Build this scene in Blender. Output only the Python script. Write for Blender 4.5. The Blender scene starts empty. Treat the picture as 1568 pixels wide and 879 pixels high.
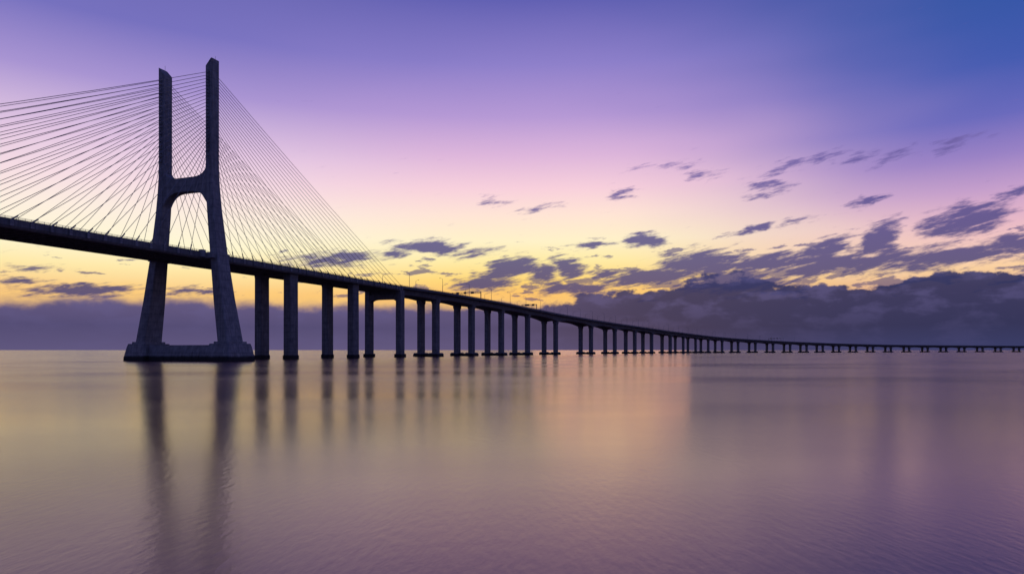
import bpy, math, random
from mathutils import Vector
random.seed(4)
sc = bpy.context.scene
F = 1045.0; CX = 784.0; HY = 536.0   # lens calibration (24 mm lens, 36 mm sensor)
CAMH = 5.4

def lin(c):
    out = []
    for v in c:
        v = v/255.0
        out.append(v/12.92 if v <= 0.04045 else ((v+0.055)/1.055)**2.4)
    return (out[0], out[1], out[2], 1.0)

# ------------------------------------------------------------------ materials
def new_mat(name):
    m = bpy.data.materials.new(name); m.use_nodes = True
    nt = m.node_tree
    return m, nt, nt.nodes['Principled BSDF']

def concrete(name, base=0.2, tide=True, joint=4.0, tint=(1.0, 1.0, 1.04)):
    m, nt, b = new_mat(name)
    N, L = nt.nodes, nt.links
    geo = N.new('ShaderNodeNewGeometry')
    sep = N.new('ShaderNodeSeparateXYZ'); L.new(geo.outputs['Position'], sep.inputs[0])
    n1 = N.new('ShaderNodeTexNoise'); n1.inputs['Scale'].default_value = 0.35; n1.inputs['Detail'].default_value = 6
    L.new(geo.outputs['Position'], n1.inputs['Vector'])
    mp = N.new('ShaderNodeMapping'); mp.inputs['Scale'].default_value = (1.2, 1.2, 0.06)
    L.new(geo.outputs['Position'], mp.inputs['Vector'])
    n2 = N.new('ShaderNodeTexNoise'); n2.inputs['Scale'].default_value = 1.0; n2.inputs['Detail'].default_value = 4
    L.new(mp.outputs[0], n2.inputs['Vector'])
    a = N.new('ShaderNodeMath'); a.operation = 'MULTIPLY'
    L.new(n1.outputs['Fac'], a.inputs[0]); L.new(n2.outputs['Fac'], a.inputs[1])
    mr = N.new('ShaderNodeMapRange'); mr.inputs['From Min'].default_value = 0.12; mr.inputs['From Max'].default_value = 0.42
    mr.inputs['To Min'].default_value = base*0.66; mr.inputs['To Max'].default_value = base*1.3
    L.new(a.outputs[0], mr.inputs['Value'])
    md = N.new('ShaderNodeMath'); md.operation = 'PINGPONG'; md.inputs[1].default_value = joint/2
    L.new(sep.outputs['Z'], md.inputs[0])
    jr = N.new('ShaderNodeMapRange'); jr.inputs['From Min'].default_value = 0.05; jr.inputs['From Max'].default_value = 0.25
    jr.inputs['To Min'].default_value = 0.72; jr.inputs['To Max'].default_value = 1.0
    L.new(md.outputs[0], jr.inputs['Value'])
    mu = N.new('ShaderNodeMath'); mu.operation = 'MULTIPLY'
    L.new(mr.outputs[0], mu.inputs[0]); L.new(jr.outputs[0], mu.inputs[1])
    last = mu
    if tide:
        ad = N.new('ShaderNodeMath'); ad.operation = 'ADD'
        L.new(sep.outputs['Z'], ad.inputs[0]); L.new(n1.outputs['Fac'], ad.inputs[1])
        tr = N.new('ShaderNodeMapRange'); tr.inputs['From Min'].default_value = 2.4; tr.inputs['From Max'].default_value = 3.4
        tr.inputs['To Min'].default_value = 0.07; tr.inputs['To Max'].default_value = 1.0
        L.new(ad.outputs[0], tr.inputs['Value'])
        mu2 = N.new('ShaderNodeMath'); mu2.operation = 'MULTIPLY'
        L.new(mu.outputs[0], mu2.inputs[0]); L.new(tr.outputs[0], mu2.inputs[1]); last = mu2
    cb = N.new('ShaderNodeCombineColor')
    for i, t in enumerate(tint):
        k = N.new('ShaderNodeMath'); k.operation = 'MULTIPLY'; k.inputs[1].default_value = t
        L.new(last.outputs[0], k.inputs[0]); L.new(k.outputs[0], cb.inputs[i])
    L.new(cb.outputs[0], b.inputs['Base Color'])
    b.inputs['Roughness'].default_value = 0.85
    bp = N.new('ShaderNodeBump'); bp.inputs['Strength'].default_value = 0.2; bp.inputs['Distance'].default_value = 0.1
    L.new(n2.outputs['Fac'], bp.inputs['Height']); L.new(bp.outputs[0], b.inputs['Normal'])
    return m

def plain(name, col, rough=0.5, metal=0.0):
    m, nt, b = new_mat(name)
    N, L = nt.nodes, nt.links
    n = N.new('ShaderNodeTexNoise'); n.inputs['Scale'].default_value = 1.5; n.inputs['Detail'].default_value = 3
    geo = N.new('ShaderNodeNewGeometry'); L.new(geo.outputs['Position'], n.inputs['Vector'])
    r = N.new('ShaderNodeValToRGB')
    r.color_ramp.elements[0].position = 0.3; r.color_ramp.elements[1].position = 0.7
    r.color_ramp.elements[0].color = (col[0]*0.7, col[1]*0.7, col[2]*0.7, 1)
    r.color_ramp.elements[1].color = (min(col[0]*1.2, 1), min(col[1]*1.2, 1), min(col[2]*1.2, 1), 1)
    L.new(n.outputs['Fac'], r.inputs['Fac']); L.new(r.outputs['Color'], b.inputs['Base Color'])
    b.inputs['Roughness'].default_value = rough; b.inputs['Metallic'].default_value = metal
    return m

M_CONC = concrete('tower_concrete', 0.25)
M_PIER = concrete('pier_concrete', 0.17)
M_DECK = concrete('deck_concrete', 0.16, tide=False, joint=50)
M_CABLE = plain('stay_cable_sheath', (0.22, 0.22, 0.24), 0.5)
M_STEEL = plain('galvanised_steel', (0.25, 0.25, 0.27), 0.5, 0.3)
M_SIGN = plain('sign_panel_back', (0.06, 0.06, 0.07), 0.6)
M_ASPH = plain('asphalt', (0.05, 0.05, 0.052), 0.9)

# ------------------------------------------------------------------ mesh builder
class MB:
    def __init__(s): s.v = []; s.f = []
    def loft(s, rings, cap=True, closed=True):
        o = len(s.v); n = len(rings[0])
        for r in rings: s.v += [tuple(p) for p in r]
        for i in range(len(rings)-1):
            for j in range(n if closed else n-1):
                k = (j+1) % n
                s.f.append((o+i*n+j, o+i*n+k, o+(i+1)*n+k, o+(i+1)*n+j))
        if cap and closed:
            s.f.append(tuple(o+j for j in reversed(range(n))))
            e = o+(len(rings)-1)*n
            s.f.append(tuple(e+j for j in range(n)))
    def obj(s, name, mat, parent=None, smooth=False):
        me = bpy.data.meshes.new(name); me.from_pydata(s.v, [], s.f); me.validate(); me.update()
        import bmesh
        bm = bmesh.new(); bm.from_mesh(me); bmesh.ops.recalc_face_normals(bm, faces=bm.faces); bm.to_mesh(me); bm.free()
        me.materials.append(mat)
        if smooth:
            for p in me.polygons: p.use_smooth = True
        ob = bpy.data.objects.new(name, me); sc.collection.objects.link(ob)
        if parent: ob.parent = parent
        return ob

class Fr:
    """local frame: origin (x,y), u = across (to the right side), v = along"""
    def __init__(s, x, y, ang):
        s.o = (x, y); s.d = (math.sin(ang), math.cos(ang)); s.n = (math.cos(ang), -math.sin(ang))
    def p(s, u, v, z): return (s.o[0]+s.n[0]*u+s.d[0]*v, s.o[1]+s.n[1]*u+s.d[1]*v, z)

def rect(fr, uc, vc, a, b, z, ch=0.0):
    a /= 2; b /= 2
    if ch <= 0: pts = [(-a, -b), (a, -b), (a, b), (-a, b)]
    else: pts = [(-a+ch, -b), (a-ch, -b), (a, -b+ch), (a, b-ch), (a-ch, b), (-a+ch, b), (-a, b-ch), (-a, -b+ch)]
    zf = z if callable(z) else (lambda u: z)
    return [fr.p(uc+u, vc+v, zf(u)) for u, v in pts]
def box(mb, fr, uc, vc, a, b, z0, z1, ch=0.0):
    mb.loft([rect(fr, uc, vc, a, b, z0, ch), rect(fr, uc, vc, a, b, z1, ch)])
def tube(mb, p, q, r0, r1=None, n=6):
    r1 = r1 or r0
    p = Vector(p); q = Vector(q); d = (q-p).normalized()
    up = Vector((0, 0, 1)) if abs(d.z) < 0.95 else Vector((1, 0, 0))
    x = d.cross(up).normalized(); y = d.cross(x)
    R = [[c+(x*math.cos(2*math.pi*i/n)+y*math.sin(2*math.pi*i/n))*r for i in range(n)] for c, r in ((p, r0), (q, r1))]
    mb.loft(R)

def empty(name):
    e = bpy.data.objects.new(name, None); e.empty_display_size = 20; sc.collection.objects.link(e); return e

# ------------------------------------------------------------------ alignment
TA = math.atan2(0.354, 0.935)
T = Fr(-164.0, 346.0, TA)
HD = 54.0
bridge = empty('cable_stayed_bridge')

# ---- pylon
leg = MB(); boxes = MB()
secs = [(7.5, 27.3, 6.5, 11.2), (9, 27.0, 6.3, 11.0), (30, 23.2, 5.6, 9.2), (54, 19.6, 4.8, 7.3), (75, 16.9, 4.3, 6.2),
        (86, 15.9, 4.1, 5.8), (93, 15.55, 3.9, 5.6), (100, 15.5, 3.8, 5.5), (146, 15.5, 3.8, 5.5)]
for sgn in (-1, 1):
    rings = []
    for i, (h, w, a, b) in enumerate(secs):
        if i == len(secs)-1:
            rings.append(rect(T, sgn*w, 0, a, b, (lambda u, s=sgn: 148.0+s*u*1.05), 0.35))
        else:
            rings.append(rect(T, sgn*w, 0, a, b, h, 0.35))
    leg.loft(rings)
    box(boxes, T, sgn*18.2, 0, 6.4, 11.5, 50.6, 53.3, 0.3)
    for vv in (-1, 1):
        box(boxes, T, sgn*16.2, vv*7.2, 2.4, 2.6, 50.9, 54.4, 0.2)
for sgn in (-1, 1):
    tube(boxes, T.p(sgn*16.6, 0.8, 148.5), T.p(sgn*16.6, 0.8, 152), 0.07)
rings = []
for i in range(25):
    u = -14.3+28.6*i/24; q = abs(u)/14.3
    top = 92.2+4.5*q**5; bot = 85.2-6.5*q**4
    t = 2.3+0.3*q**4
    rings.append([T.p(u, -t, bot), T.p(u, t, bot), T.p(u, t, top), T.p(u, -t, top)])
beam = MB(); beam.loft(rings)
leg.obj('pylon_legs', M_CONC, bridge); beam.obj('pylon_portal_beam', M_CONC, bridge)

fb = MB()
for sgn in (-1, 1):
    fb.loft([rect(T, sgn*26.8, 0, 15.5, 19.5, -3, 0.8), rect(T, sgn*26.8, 0, 15.0, 19.0, 1.5, 0.8),
             rect(T, sgn*26.8, 0, 13.0, 16.5, 7.2, 0.7), rect(T, sgn*26.8, 0, 12.2, 15.6, 8.6, 0.7)])
    box(fb, T, sgn*26.9, 0, 9.4, 13, 8.55, 9.6, 0.5)
fb.loft([rect(T, 0, 0, 41, 15, -3), rect(T, 0, 0, 41, 14.4, 1.6), rect(T, 0, 0, 41.5, 11.5, 7.0), rect(T, 0, 0, 42, 11, 7.9)])
for i in range(9):
    u = -18+36*i/8
    tube(fb, T.p(u, -7.4, 0), T.p(u, -6.4, 4.6), 0.25)
fb.obj('pylon_foundation', M_CONC, bridge)

# ---- stay cables
cab = MB(); NC = 24
for sgn in (-1, 1):
    for side in (-1, 1):
        for i in range(NC):
            f = i/(NC-1)
            v = side*(14+173*f)
            h = 102+41*f**0.9
            P = Vector(T.p(sgn*15.5, side*2.9, h)); Q = Vector(T.p(sgn*15.7, v, HD-0.6))
            prevp = P     # slight catenary sag
            for k in range(1, 7):
                t = k/6; c = P.lerp(Q, t); c.z -= 4*t*(1-t)*1.4*f
                tube(cab, prevp, c, 0.12, n=5); prevp = c
            dv = (P-Q).normalized(); p0 = Vector(T.p(sgn*15.7, v, HD-0.9))
            tube(boxes, p0, p0+dv*3.2, 0.26, n=6)
            box(boxes, T, sgn*15.5, side*3.0, 1.3, 0.9, h-0.8, h+0.5)
            box(boxes, T, sgn*15.9, v, 0.9, 1.3, HD-3.1, HD-1.0)
cab.obj('stay_cables', M_CABLE, bridge)
boxes.obj('cable_anchors', M_CONC, bridge)

# ---- cable stayed deck
dk = MB(); V0, V1 = -300.0, 188.0
def sweep(mb, frames, prof):
    mb.loft([[fr.p(u, 0, z+h) for u, z in prof] for fr, h in frames])
frs = [(Fr(*T.p(0, V0+(V1-V0)*i/40, 0)[:2], TA), HD) for i in range(41)]
sweep(dk, frs, [(-15, -1.5), (15, -1.5), (15, -1.15), (-15, -1.15)])
for s in (-1, 1):
    pr = [(s*13.2, -3.9), (s*15.3, -3.9), (s*15.9, -3.0), (s*15.9, -1.0), (s*13.2, -1.0)]
    sweep(dk, frs, pr)
    sweep(dk, frs, [(s*15.0, -1.02), (s*15.25, -1.02), (s*15.25, -0.3), (s*15.0, -0.3)])
v = V0+2
while v < V1:
    box(dk, T, 0, v, 26.6, 0.55, HD-3.6, HD-1.45); v += 4.42
dk.obj('cable_stayed_deck', M_DECK, bridge)
rl = MB()
for s in (-1, 1):
    for z in (-0.15, 0.12, 0.4):
        sweep(rl, frs, [(s*15.1, z), (s*15.2, z), (s*15.2, z+0.08), (s*15.1, z+0.08)])
    v = V0
    while v < V1:
        box(rl, T, s*15.13, v, 0.1, 0.12, HD-0.35, HD+0.5); v += 2.4
rl.obj('deck_railings', M_STEEL, bridge)
rd = MB(); sweep(rd, frs, [(-14.8, -1.146), (14.8, -1.146), (14.8, -1.14), (-14.8, -1.14)])
rd.obj('road_surface', M_ASPH, bridge)

# ------------------------------------------------------------------ viaduct centre line
def wp(px, depth): return ((px-CX)/F*depth, depth)
PR = [(589, 521, 54), (656, 568, 53.2), (711, 620, 52.2), (757, 676, 51.2), (798, 740, 49.9), (842, 817, 48), (897, 919, 45.4),
      (934, 993, 43.4), (965, 1054, 41.4), (991, 1110, 39.4), (1020, 1175, 37), (1100, 1353, 30), (1200, 1495, 24),
      (1300, 1640, 20), (1400, 1755, 18), (1568, 1924, 17), (1700, 2020, 17), (1900, 2120, 17), (2200, 2220, 17)]
ctrl = [(*wp(x, d), h) for x, d, h in PR]
pre = T.p(0, 130.5, HD); ctrl = [pre]+ctrl
end = ctrl[-1]; ctrl.append((end[0]*2-ctrl[-2][0], end[1]*2-ctrl[-2][1], end[2]))
def cr(p0, p1, p2, p3, t):
    return tuple(0.5*((2*b)+(-a+c)*t+(2*a-5*b+4*c-d)*t*t+(-a+3*b-3*c+d)*t**3) for a, b, c, d in zip(p0, p1, p2, p3))
samp = []; pier_s = []; s_acc = 0.0; prev = None
for i in range(1, len(ctrl)-2):
    for k in range(24):
        q = cr(ctrl[i-1], ctrl[i], ctrl[i+1], ctrl[i+2], k/24)
        if prev: s_acc += math.dist(prev[:2], q[:2])
        if k == 0 and i <= 11: pier_s.append(s_acc)
        samp.append((s_acc, *q)); prev = q
STOT = s_acc
def at(s):
    s = max(0, min(STOT-0.1, s))
    lo, hi = 0, len(samp)-1
    while hi-lo > 1:
        m = (lo+hi)//2
        if samp[m][0] <= s: lo = m
        else: hi = m
    a, b = samp[lo], samp[hi]; t = (s-a[0])/(b[0]-a[0])
    return [a[j]+(b[j]-a[j])*t for j in (1, 2, 3)]
def frame(s):
    a = at(s-4); b = at(s+4); c = at(s)
    return Fr(c[0], c[1], math.atan2(b[0]-a[0], b[1]-a[1])), c[2]
s = pier_s[-1]; sp = 56.0
while s+sp < STOT-20:
    s += sp; pier_s.append(s); sp = min(80, sp+1.0)

via = empty('approach_viaduct')
def girder_depth(s):
    j = min(range(len(pier_s)), key=lambda k: abs(pier_s[k]-s))
    dd = abs(pier_s[j]-s)
    big = 3.2 if 4 < j < 8 else 1.3
    base = 3.9 if j < 12 else 3.5
    return base+big*max(0, 1-dd/(42 if 4 < j < 8 else 22))**2
stations = []
s = 0.5
while s < STOT-6:
    stations.append(s); s += 5 if s < 1200 else 10
fr2 = [(*frame(s), s) for s in stations]
vd = MB()
vd.loft([[fr.p(u, 0, h+z) for u, z in ((-15.5, -1.9), (15.5, -1.9), (15.5, -1.1), (-15.5, -1.1))] for fr, h, s in fr2])
for sg in (-1, 1):
    vd.loft([[fr.p(u, 0, h+z) for u, z in ((sg*15.1, -1.12), (sg*15.6, -1.12), (sg*15.6, -0.15), (sg*15.3, -0.1))] for fr, h, s in fr2])
    R = []
    for fr, h, s in fr2:
        D = girder_depth(s)
        R.append([fr.p(sg*7.6+u, 0, h+z) for u, z in ((-3.0, -1.85-D), (3.0, -1.85-D), (4.2, -2.6), (7.2, -1.85), (-7.2, -1.85), (-4.2, -2.6))])
    vd.loft(R)
vd.obj('viaduct_deck', M_DECK, via)
rl = MB()
for sg in (-1, 1):
    for z in (0.1, 0.4):
        rl.loft([[fr.p(u, 0, h+zz) for u, zz in ((sg*15.3, z), (sg*15.4, z), (sg*15.4, z+0.1), (sg*15.3, z+0.1))] for fr, h, s in fr2])
s = 2
while s < 700:
    fr, h = frame(s)
    for sg in (-1, 1): box(rl, fr, sg*15.35, 0, 0.12, 0.12, h-0.15, h+0.5)
    s += 3
rl.obj('viaduct_railings', M_STEEL, via)
rd = MB(); rd.loft([[fr.p(u, 0, h+z) for u, z in ((-15, -1.096), (15, -1.096), (15, -1.09), (-15, -1.09))] for fr, h, s in fr2])
rd.obj('viaduct_road_surface', M_ASPH, via)

# ---- piers of the back span
pm = MB()
for v, half, a, b in ((65.7, 10.6, 5.0, 7.2), (130.5, 10.4, 4.8, 6.8)):
    for sg in (-1, 1):
        pm.loft([rect(T, sg*half, v, a+0.9, b+0.9, -3, 0.4), rect(T, sg*half, v, a+0.9, b+0.9, 2.4, 0.4)])
        pm.loft([rect(T, sg*half, v, a+0.1, b+0.1, 2.3, 0.3), rect(T, sg*half, v, a, b, HD-6.0, 0.3), rect(T, sg*half, v, a+0.6, b, HD-4.4, 0.3), rect(T, sg*half, v, a+0.6, b, HD-3.3, 0.3)])
    box(pm, T, 0, v, 29, 3.0, HD-4.2, HD-1.6)
for sg in (-1, 1):
    pm.loft([rect(T, sg*13.6, 188, 6.6, 8, -3, 0.4), rect(T, sg*13.6, 188, 6.2, 7.6, 2.6, 0.4)])
    pm.loft([rect(T, sg*13.6, 188, 4.4, 6.2, 2.5, 0.3), rect(T, sg*13.6, 188, 4.4, 6.2, HD-3.0, 0.3)])
rings = []
for i in range(17):
    u = -11.5+23*i/16; q = abs(u)/11.5
    rings.append([T.p(u, 185.3, 43.9-1.6*q**6), T.p(u, 190.7, 43.9-1.6*q**6), T.p(u, 190.7, 47.6), T.p(u, 185.3, 47.6)])
pm.loft(rings)
box(pm, T, 0, 188, 29, 3.6, 47.5, HD-1.7)
pm.obj('back_span_piers', M_PIER, bridge)

vp = MB()
for j, s in enumerate(pier_s[1:], 1):
    fr, h = frame(s); D = girder_depth(s); top = h-1.85-D
    a, b = (4.1, 6.0) if j < 11 else (3.6, 4.6)
    for sg in (-1, 1):
        u = sg*7.5
        vp.loft([rect(fr, u, 0, a, b, 2.6, 0.3), rect(fr, u, 0, a, b, top-3.0, 0.3), rect(fr, u, 0, a+1.5, b, top-1.2, 0.3), rect(fr, u, 0, a+1.5, b, top+0.4, 0.3)])
        if j < 14:
            vp.loft([rect(fr, u, 0, 9.2, 11.2, -3, 0.6), rect(fr, u, 0, 9.0, 11.0, 2.1, 0.6), rect(fr, u, 0, 7.6, 9.4, 3.1, 0.6)])
    if j < 14: box(vp, fr, 0, 0, 9, 6.0, -3, 2.3)
    else:
        vp.loft([rect(fr, 0, 0, 23, 8.6, -3, 0.6), rect(fr, 0, 0, 23, 8.6, 1.9, 0.6), rect(fr, 0, 0, 21, 7, 2.7, 0.6)])
vp.obj('viaduct_piers', M_PIER, via)

# ------------------------------------------------------------------ street lamps
lm = MB(); O = Fr(0, 0, 0)
tube(lm, (0, 0, 0), (0, 0, 11.5), 0.19, 0.12, 8)
box(lm, O, 0, 0, 0.6, 0.6, -0.1, 0.5, 0.08)
tube(lm, (0, 0, 11.4), (-1.2, 0, 12.2), 0.1, 0.08, 6)
tube(lm, (-1.2, 0, 12.2), (-2.3, 0, 12.35), 0.08, 0.07, 6)
lm.loft([rect(O, -2.7, 0, 1.3, 0.45, 12.2, 0.1), rect(O, -2.7, 0, 1.2, 0.4, 12.45, 0.1)])
first = lm.obj('street_lamp', M_STEEL); me = first.data
cnt = 0; s = 12
while s < 1250:
    for sg in (-1, 1):
        fr, h = frame(s+(0 if sg > 0 else 3))
        ob = first if cnt == 0 else bpy.data.objects.new('street_lamp', me)
        if cnt: sc.collection.objects.link(ob)
        ob.location = fr.p(sg*14.7, 0, h-1.1)
        ob.rotation_euler = (0, 0, math.atan2(fr.n[1], fr.n[0])+(0 if sg > 0 else math.pi))
        cnt += 1
    s += 42

# ------------------------------------------------------------------ gantries
def gantry(s, name, hh=7.2, spans=(-14.9, 14.9), panels=((-9, 3), (-1, 2.2), (6.5, 3))):
    fr, h = frame(s); z = h-1.1
    e = empty(name); g = MB()
    for u in spans:
        box(g, fr, u, 0, 0.6, 0.6, z, z+hh)
        box(g, fr, u, 0, 1.1, 1.1, z-0.05, z+0.5)
    for zz in (hh-1.3, hh-0.1):
        for vv in (-0.5, 0.5):
            tube(g, fr.p(spans[0], vv, z+zz), fr.p(spans[1], vv, z+zz), 0.13)
    n = 14; w = (spans[1]-spans[0])/n
    for i in range(n):
        u = spans[0]+w*i
        for vv in (-0.5, 0.5):
            tube(g, fr.p(u, vv, z+hh-(1.3 if i % 2 else 0.1)), fr.p(u+w, vv, z+hh-(0.1 if i % 2 else 1.3)), 0.07)
    g.obj('truss', M_STEEL, e)
    p = MB()
    for u, wd in panels: box(p, fr, u, -0.75, wd, 0.2, z+hh-1.7, z+hh+0.2)
    p.obj('sign_panels', M_SIGN, e)
gantry(pier_s[2]+4, 'overhead_sign_gantry')
gantry(pier_s[4]+8, 'overhead_sign_gantry', 6.6, (-2.5, 14.9), ((4, 5), (11, 3)))
gantry(1180, 'overhead_sign_gantry', 7.5)

for px, d in ((1503, 1500), (1533, 1350)):
    x, y = wp(px, d)
    k = MB(); f0 = Fr(x, y, 0)
    tube(k, (x, y, -2), (x, y, 6), 0.35, 0.3, 8); box(k, f0, 0, 0, 2.2, 2.2, 3.2, 3.5, 0.3)
    k.loft([rect(f0, 0, 0, 1.3, 1.3, 6, 0.3), rect(f0, 0, 0, 1.1, 1.1, 7.2, 0.3), rect(f0, 0, 0, 0.3, 0.3, 7.9, 0.08)])
    k.obj('channel_marker', M_STEEL)

# ------------------------------------------------------------------ water
wm = MB(); S = 90000.0
wm.v = [(-S, -S, 0), (S, -S, 0), (S, S, 0), (-S, S, 0)]; wm.f = [(0, 1, 2, 3)]
m, nt, b = new_mat('estuary_water'); N, L = nt.nodes, nt.links
geo = N.new('ShaderNodeNewGeometry')
def wnoise(scale, rot, det=4):
    mp = N.new('ShaderNodeMapping'); mp.inputs['Scale'].default_value = scale; mp.inputs['Rotation'].default_value = (0, 0, rot)
    L.new(geo.outputs['Position'], mp.inputs['Vector'])
    n = N.new('ShaderNodeTexNoise'); n.noise_dimensions = '2D'; n.inputs['Scale'].default_value = 1; n.inputs['Detail'].default_value = det
    L.new(mp.outputs[0], n.inputs['Vector']); return n
n1 = wnoise((3.4, 1.1, 1), math.radians(-32), 5)
n2 = wnoise((0.010, 0.028, 1), 0.2, 4)
rr = N.new('ShaderNodeMapRange'); rr.inputs['From Min'].default_value = 0.35; rr.inputs['From Max'].default_value = 0.65
rr.inputs['To Min'].default_value = 0.145; rr.inputs['To Max'].default_value = 0.205
L.new(n2.outputs['Fac'], rr.inputs['Value']); L.new(rr.outputs[0], b.inputs['Roughness'])
bp = N.new('ShaderNodeBump'); bp.inputs['Strength'].default_value = 0.16; bp.inputs['Distance'].default_value = 0.05
L.new(n1.outputs['Fac'], bp.inputs['Height']); L.new(bp.outputs[0], b.inputs['Normal'])
b.inputs['Base Color'].default_value = (0.13, 0.04, 0.03, 1)
b.inputs['IOR'].default_value = 2.15
b.inputs['Specular Tint'].default_value = (1.0, 0.68, 0.56, 1)
wm.obj('water', m)

# ------------------------------------------------------------------ sky (world)
w = bpy.data.worlds.new('World'); sc.world = w; w.use_nodes = True
w.cycles.sampling_method = 'NONE'
nt = w.node_tree; N, L = nt.nodes, nt.links
bg = N['Background']
def setin(sock, v):
    if isinstance(v, bpy.types.NodeSocket): L.new(v, sock)
    else: sock.default_value = v
def M(op, a, b=0.0, c=None, clamp=False):
    n = N.new('ShaderNodeMath'); n.operation = op; n.use_clamp = clamp
    setin(n.inputs[0], a); setin(n.inputs[1], b)
    if c is not None: setin(n.inputs[2], c)
    return n.outputs[0]
def MR(v, a, b, c=0.0, d=1.0, smooth=True):
    n = N.new('ShaderNodeMapRange'); n.interpolation_type = 'SMOOTHSTEP' if smooth else 'LINEAR'
    setin(n.inputs['Value'], v)
    for k, x in (('From Min', a), ('From Max', b), ('To Min', c), ('To Max', d)): setin(n.inputs[k], x)
    return n.outputs['Result']
def MIX(f, a, b, mode='MIX'):
    n = N.new('ShaderNodeMix'); n.data_type = 'RGBA'; n.blend_type = mode
    setin(n.inputs[0], f); setin(n.inputs[6], a); setin(n.inputs[7], b); return n.outputs[2]
def CXYZ(x, y, z=0.0):
    n = N.new('ShaderNodeCombineXYZ'); setin(n.inputs[0], x); setin(n.inputs[1], y); setin(n.inputs[2], z); return n.outputs[0]
def NOISE(vec, scale, det=5, rough=0.55):
    n = N.new('ShaderNodeTexNoise'); n.noise_dimensions = '2D'; L.new(vec, n.inputs['Vector']); n.inputs['Scale'].default_value = scale
    n.inputs['Detail'].default_value = det; n.inputs['Roughness'].default_value = rough
    return n.outputs['Fac']
def RAMP(v, pts):
    n = N.new('ShaderNodeValToRGB'); L.new(v, n.inputs['Fac']); cr_ = n.color_ramp
    pts = sorted(pts, key=lambda p: p[0])
    while len(cr_.elements) < len(pts): cr_.elements.new(0.5)
    for i, (p, c) in enumerate(pts): cr_.elements[i].position = p
    for i, (p, c) in enumerate(pts): cr_.elements[i].color = c
    return n.outputs['Color']
tc = N.new('ShaderNodeTexCoord'); sp_ = N.new('ShaderNodeSeparateXYZ'); L.new(tc.outputs['Generated'], sp_.inputs[0])
X, Y, Z = sp_.outputs
hz = M('SQRT', M('ADD', M('MULTIPLY', X, X), M('MULTIPLY', Y, Y)))
hz = M('MAXIMUM', hz, 0.001)
A = M('ARCTAN2', X, Y); E = M('DIVIDE', Z, hz)
def aaz(px): return math.atan((px-CX)/F)
def ee(px, py): return (HY-py)/F*math.cos(aaz(px))
EM = 0.9
efac = M('DIVIDE', E, EM, clamp=True)
def col(px, rows, top):
    pts = [(max(0, ee(px, y))/EM, lin(c)) for y, c in rows]
    pts.append((1.0, lin(top)))
    return RAMP(efac, pts)
left = col(60, [(0, (118, 113, 190)), (100, (168, 148, 210)), (200, (228, 200, 227)), (260, (247, 222, 229)), (310, (254, 239, 224)),
     (360, (255, 247, 212)), (400, (255, 234, 172)), (440, (252, 204, 132)), (480, (200, 148, 130)), (536, (140, 115, 140))], (45, 52, 120))
cen = col(784, [(0, (97, 96, 178)), (100, (142, 128, 202)), (180, (182, 153, 213)), (240, (222, 182, 219)), (290, (248, 208, 220)),
     (330, (255, 228, 213)), (370, (255, 241, 200)), (400, (255, 235, 165)), (430, (255, 214, 118)), (455, (250, 188, 105)), (480, (190, 138, 125)), (536, (110, 95, 140))], (40, 48, 120))
rig = col(1500, [(0, (54, 86, 166)), (100, (68, 91, 176)), (180, (106, 106, 188)), (240, (154, 130, 197)), (290, (196, 158, 203)),
     (340, (230, 183, 200)), (380, (245, 202, 190)), (410, (250, 210, 168)), (440, (210, 160, 150)), (536, (100, 92, 140))], (28, 50, 115))
AE = CXYZ(A, E)
wob = NOISE(CXYZ(M('MULTIPLY', A, 1.5), M('MULTIPLY', E, 5)), 1.6, 2)
Aw = M('ADD', A, M('MULTIPLY', M('SUBTRACT', wob, 0.5), 0.2))
base = MIX(MR(Aw, -0.50, 0.02), left, cen)
base = MIX(MR(Aw, 0.05, 0.64), base, rig)
n = N.new('ShaderNodeTexNoise'); n.noise_dimensions = '2D'; L.new(CXYZ(A, M('MULTIPLY', E, 2.5)), n.inputs['Vector'])
n.inputs['Scale'].default_value = 16; n.inputs['Detail'].default_value = 4; n.inputs['Roughness'].default_value = 0.6
v = N.new('ShaderNodeVectorMath'); v.operation = 'MULTIPLY_ADD'; L.new(n.outputs['Color'], v.inputs[0])
v.inputs[1].default_value = (0.06, 0.024, 0); v.inputs[2].default_value = (-0.03, -0.012, 0)
v3 = N.new('ShaderNodeVectorMath'); v3.operation = 'ADD'; L.new(AE, v3.inputs[0]); L.new(v.outputs[0], v3.inputs[1])
W = v3.outputs[0]
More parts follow.
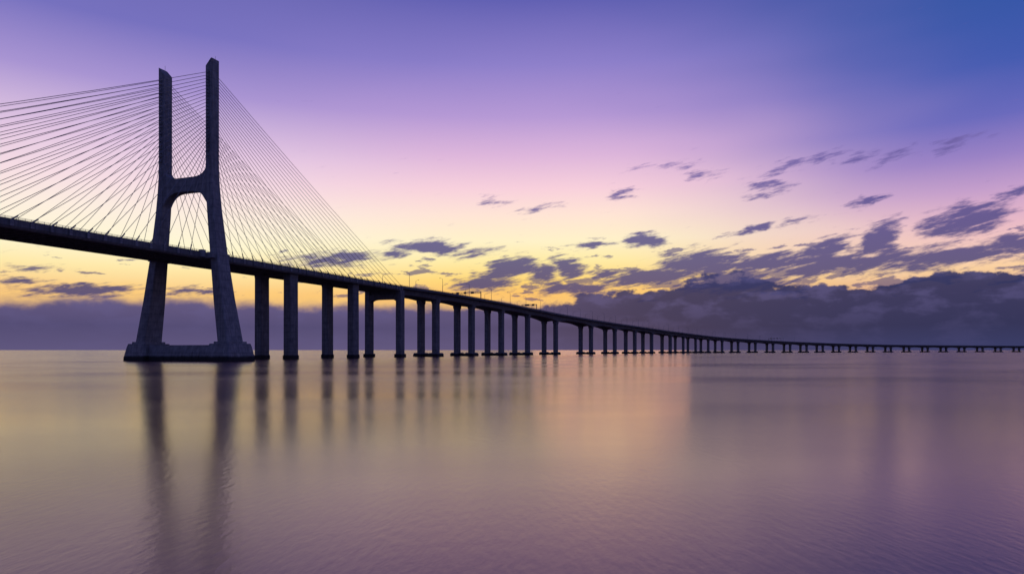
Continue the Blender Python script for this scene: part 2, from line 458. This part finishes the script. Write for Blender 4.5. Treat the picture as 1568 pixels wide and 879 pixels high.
blobs = [(1480, 338, 62, 24, 5, 1), (1325, 309, 38, 9, 12, .85), (1150, 352, 34, 8, 8, .85), (950, 298, 26, 8, 12, .65), (820, 322, 36, 9, 8, .55),
 (760, 308, 24, 9, 0, .5), (1025, 256, 60, 12, -5, .46), (1075, 267, 36, 10, 0, .5), (1260, 242, 44, 10, 12, .58), (1190, 258, 48, 10, 12, .56),
 (1310, 243, 36, 9, 15, .55), (1180, 280, 44, 9, 5, .62), (1175, 296, 36, 8, 10, .58), (1470, 220, 50, 11, 12, .48), (1380, 238, 44, 9, 14, .45),
 (1550, 296, 44, 9, 12, .7), (988, 368, 36, 11, 0, .95), (905, 375, 30, 8, 5, .85), (650, 378, 54, 12, 0, 1), (510, 397, 84, 14, 5, .75),
 (595, 387, 44, 11, 5, .75), (725, 387, 40, 11, 10, .65), (782, 412, 42, 18, 15, .95), (740, 432, 48, 16, 5, .95), (830, 418, 24, 18, 0, .9),
 (868, 410, 28, 16, -20, .9), (930, 422, 30, 11, 0, .85), (880, 442, 74, 10, 0, .85), (1080, 402, 70, 22, 0, 1), (1000, 424, 84, 15, 5, .95),
 (1170, 402, 84, 15, 5, .95), (1250, 385, 48, 18, 20, .95), (1350, 364, 36, 26, 50, 1), (1300, 403, 150, 17, 4, 1), (1460, 394, 150, 17, 5, 1),
 (1550, 374, 66, 12, 5, .8), (1220, 340, 38, 8, 8, .55), (1120, 432, 94, 18, 0, 1), (60, 407, 54, 8, 3, .5), (20, 432, 64, 8, 0, .6), (130, 447, 94, 10, 2, .8),
 (300, 447, 64, 8, 0, .6)]
dens = None
for (x, y, rx, ry, rot, st) in blobs:
    ca = math.cos(aaz(x))
    mp = N.new('ShaderNodeMapping'); mp.vector_type = 'TEXTURE'
    mp.inputs['Location'].default_value = (aaz(x), ee(x, y), 0)
    mp.inputs['Rotation'].default_value = (0, 0, math.radians(rot))
    mp.inputs['Scale'].default_value = (rx/F*ca*ca, ry/F*ca, 1)
    L.new(W, mp.inputs['Vector'])
    ln = N.new('ShaderNodeVectorMath'); ln.operation = 'LENGTH'; L.new(mp.outputs[0], ln.inputs[0])
    d = MR(ln.outputs['Value'], 1.6, 0.0, 0.0, st, False)
    dens = d if dens is None else M('MAXIMUM', dens, d)
fine = NOISE(CXYZ(M('SUBTRACT', A, M('MULTIPLY', E, 1.5)), M('SUBTRACT', M('MULTIPLY', E, 4.0), M('MULTIPLY', A, 0.5))), 34, 6, 0.64)
dens = MR(M('MULTIPLY_ADD', fine, 1.15, M('SUBTRACT', dens, 0.575)), 0.19, 0.64)
sc1 = NOISE(CXYZ(A, M('SUBTRACT', M('MULTIPLY', E, 4.2), M('MULTIPLY', A, 0.25))), 19, 5, 0.6)
mask = M('MULTIPLY', MR(E, 0.055, 0.09), MR(E, 0.185, 0.105))
mask = M('MULTIPLY', mask, MR(A, -0.7, 0.25, 0.35, 1.0))
thr = M('SUBTRACT', 0.72, M('MULTIPLY', mask, 0.20))
dens2 = M('MULTIPLY', MR(M('SUBTRACT', sc1, thr), -0.01, 0.08), MR(mask, 0.0, 0.4))
dens = M('MAXIMUM', dens, M('MULTIPLY', dens2, 0.8))
prof = [(0, 457), (150, 453), (300, 457), (520, 466), (700, 468), (840, 462), (910, 452), (1000, 440), (1060, 426), (1120, 422), (1165, 436), (1230, 434),
        (1300, 436), (1400, 426), (1480, 418), (1568, 408)]
A0, A1 = -0.65, 0.65
afac = M('DIVIDE', M('SUBTRACT', A, A0), A1-A0, clamp=True)
top = RAMP(afac, [((aaz(x)-A0)/(A1-A0), (ee(x, y)/0.2,)*3+(1,)) for x, y in prof])
lump = NOISE(CXYZ(A, M('MULTIPLY', E, 1.8)), 22, 6, 0.55)
topn = M('MULTIPLY_ADD', top, 0.2, M('MULTIPLY', M('SUBTRACT', lump, 0.5), MR(A, -0.1, 0.2, 0.022, 0.055)))
soft = MR(A, -0.2, 0.15, 0.013, 0.0045)
bank = MR(M('DIVIDE', M('SUBTRACT', topn, E), soft), -0.5, 1.0)
bankc_l = RAMP(MR(E, 0.0, 0.08, 0, 1, False), [(0, lin((88, 82, 126))), (0.4, lin((73, 70, 116))), (1, lin((98, 88, 134)))])
bankc_r = RAMP(MR(E, 0.0, 0.13, 0, 1, False), [(0, lin((50, 58, 103))), (0.25, lin((37, 45, 86))), (0.6, lin((44, 49, 92))), (1, lin((60, 63, 114)))])
bcol = MIX(MR(A, -0.15, 0.22), bankc_l, bankc_r)
shade = NOISE(CXYZ(A, M('MULTIPLY', E, 2.4)), 18, 6, 0.58)
bcol = MIX(M('MULTIPLY', MR(shade, 0.44, 0.68), MR(E, 0.02, 0.08, 0.1, 0.42)), bcol, lin((94, 90, 143)))
ccol = RAMP(MR(E, 0.08, 0.3, 0, 1, False), [(0, lin((66, 65, 117))), (0.35, lin((80, 75, 136))), (1, lin((120, 104, 172)))])
skyc = MIX(M('MULTIPLY', dens, 0.92), base, ccol)
rim = M('MULTIPLY', MR(M('SUBTRACT', E, topn), 0.022, 0.0), MR(A, 0.6, 0.1, 0.2, 0.6))
skyc = MIX(M('MULTIPLY', rim, M('SUBTRACT', 1.0, dens)), skyc, lin((255, 206, 118)))
skyc = MIX(M('MULTIPLY', bank, 0.97), skyc, bcol)
cosA = M('DIVIDE', Y, hz)
back = RAMP(efac, [(0, lin((100, 100, 145))), (0.3, lin((88, 96, 155))), (1, lin((50, 64, 130)))])
skyc = MIX(MR(cosA, 0.55, -0.2), skyc, back)
SUN_EL = math.radians(3.0); SUN_AZ = math.radians(8.2)
ns = N.new('ShaderNodeTexSky'); ns.sky_type = 'NISHITA'; ns.sun_disc = False
ns.sun_elevation = SUN_EL; ns.sun_rotation = SUN_AZ
bg.inputs['Strength'].default_value = 1.0
L.new(skyc, bg.inputs['Color'])
bg2 = N.new('ShaderNodeBackground'); L.new(ns.outputs[0], bg2.inputs['Color']); bg2.inputs['Strength'].default_value = 0.0006
ads = N.new('ShaderNodeAddShader'); L.new(bg.outputs[0], ads.inputs[0]); L.new(bg2.outputs[0], ads.inputs[1])
L.new(ads.outputs[0], N['World Output'].inputs['Surface'])

sd = bpy.data.lights.new('afterglow_sun', 'SUN'); sd.energy = 0.026; sd.angle = math.radians(13); sd.color = (1.0, 0.46, 0.24)
so = bpy.data.objects.new('sun', sd); sc.collection.objects.link(so)
dirv = Vector((math.sin(SUN_AZ)*math.cos(SUN_EL), math.cos(SUN_AZ)*math.cos(SUN_EL), math.sin(SUN_EL)))
so.rotation_euler = dirv.to_track_quat('Z', 'Y').to_euler()

# ------------------------------------------------------------------ camera
cd = bpy.data.cameras.new('camera'); cam = bpy.data.objects.new('camera', cd); sc.collection.objects.link(cam)
cam.location = (0, 0, CAMH); cam.rotation_euler = (math.radians(90), 0, 0)
cd.sensor_width = 36; cd.lens = 36*F/1568; cd.shift_y = (HY-439.5)/1568
cd.clip_end = 200000; cd.clip_start = 0.5
sc.camera = cam
sc.view_settings.view_transform = 'Standard'; sc.view_settings.look = 'None'; sc.view_settings.exposure = 0
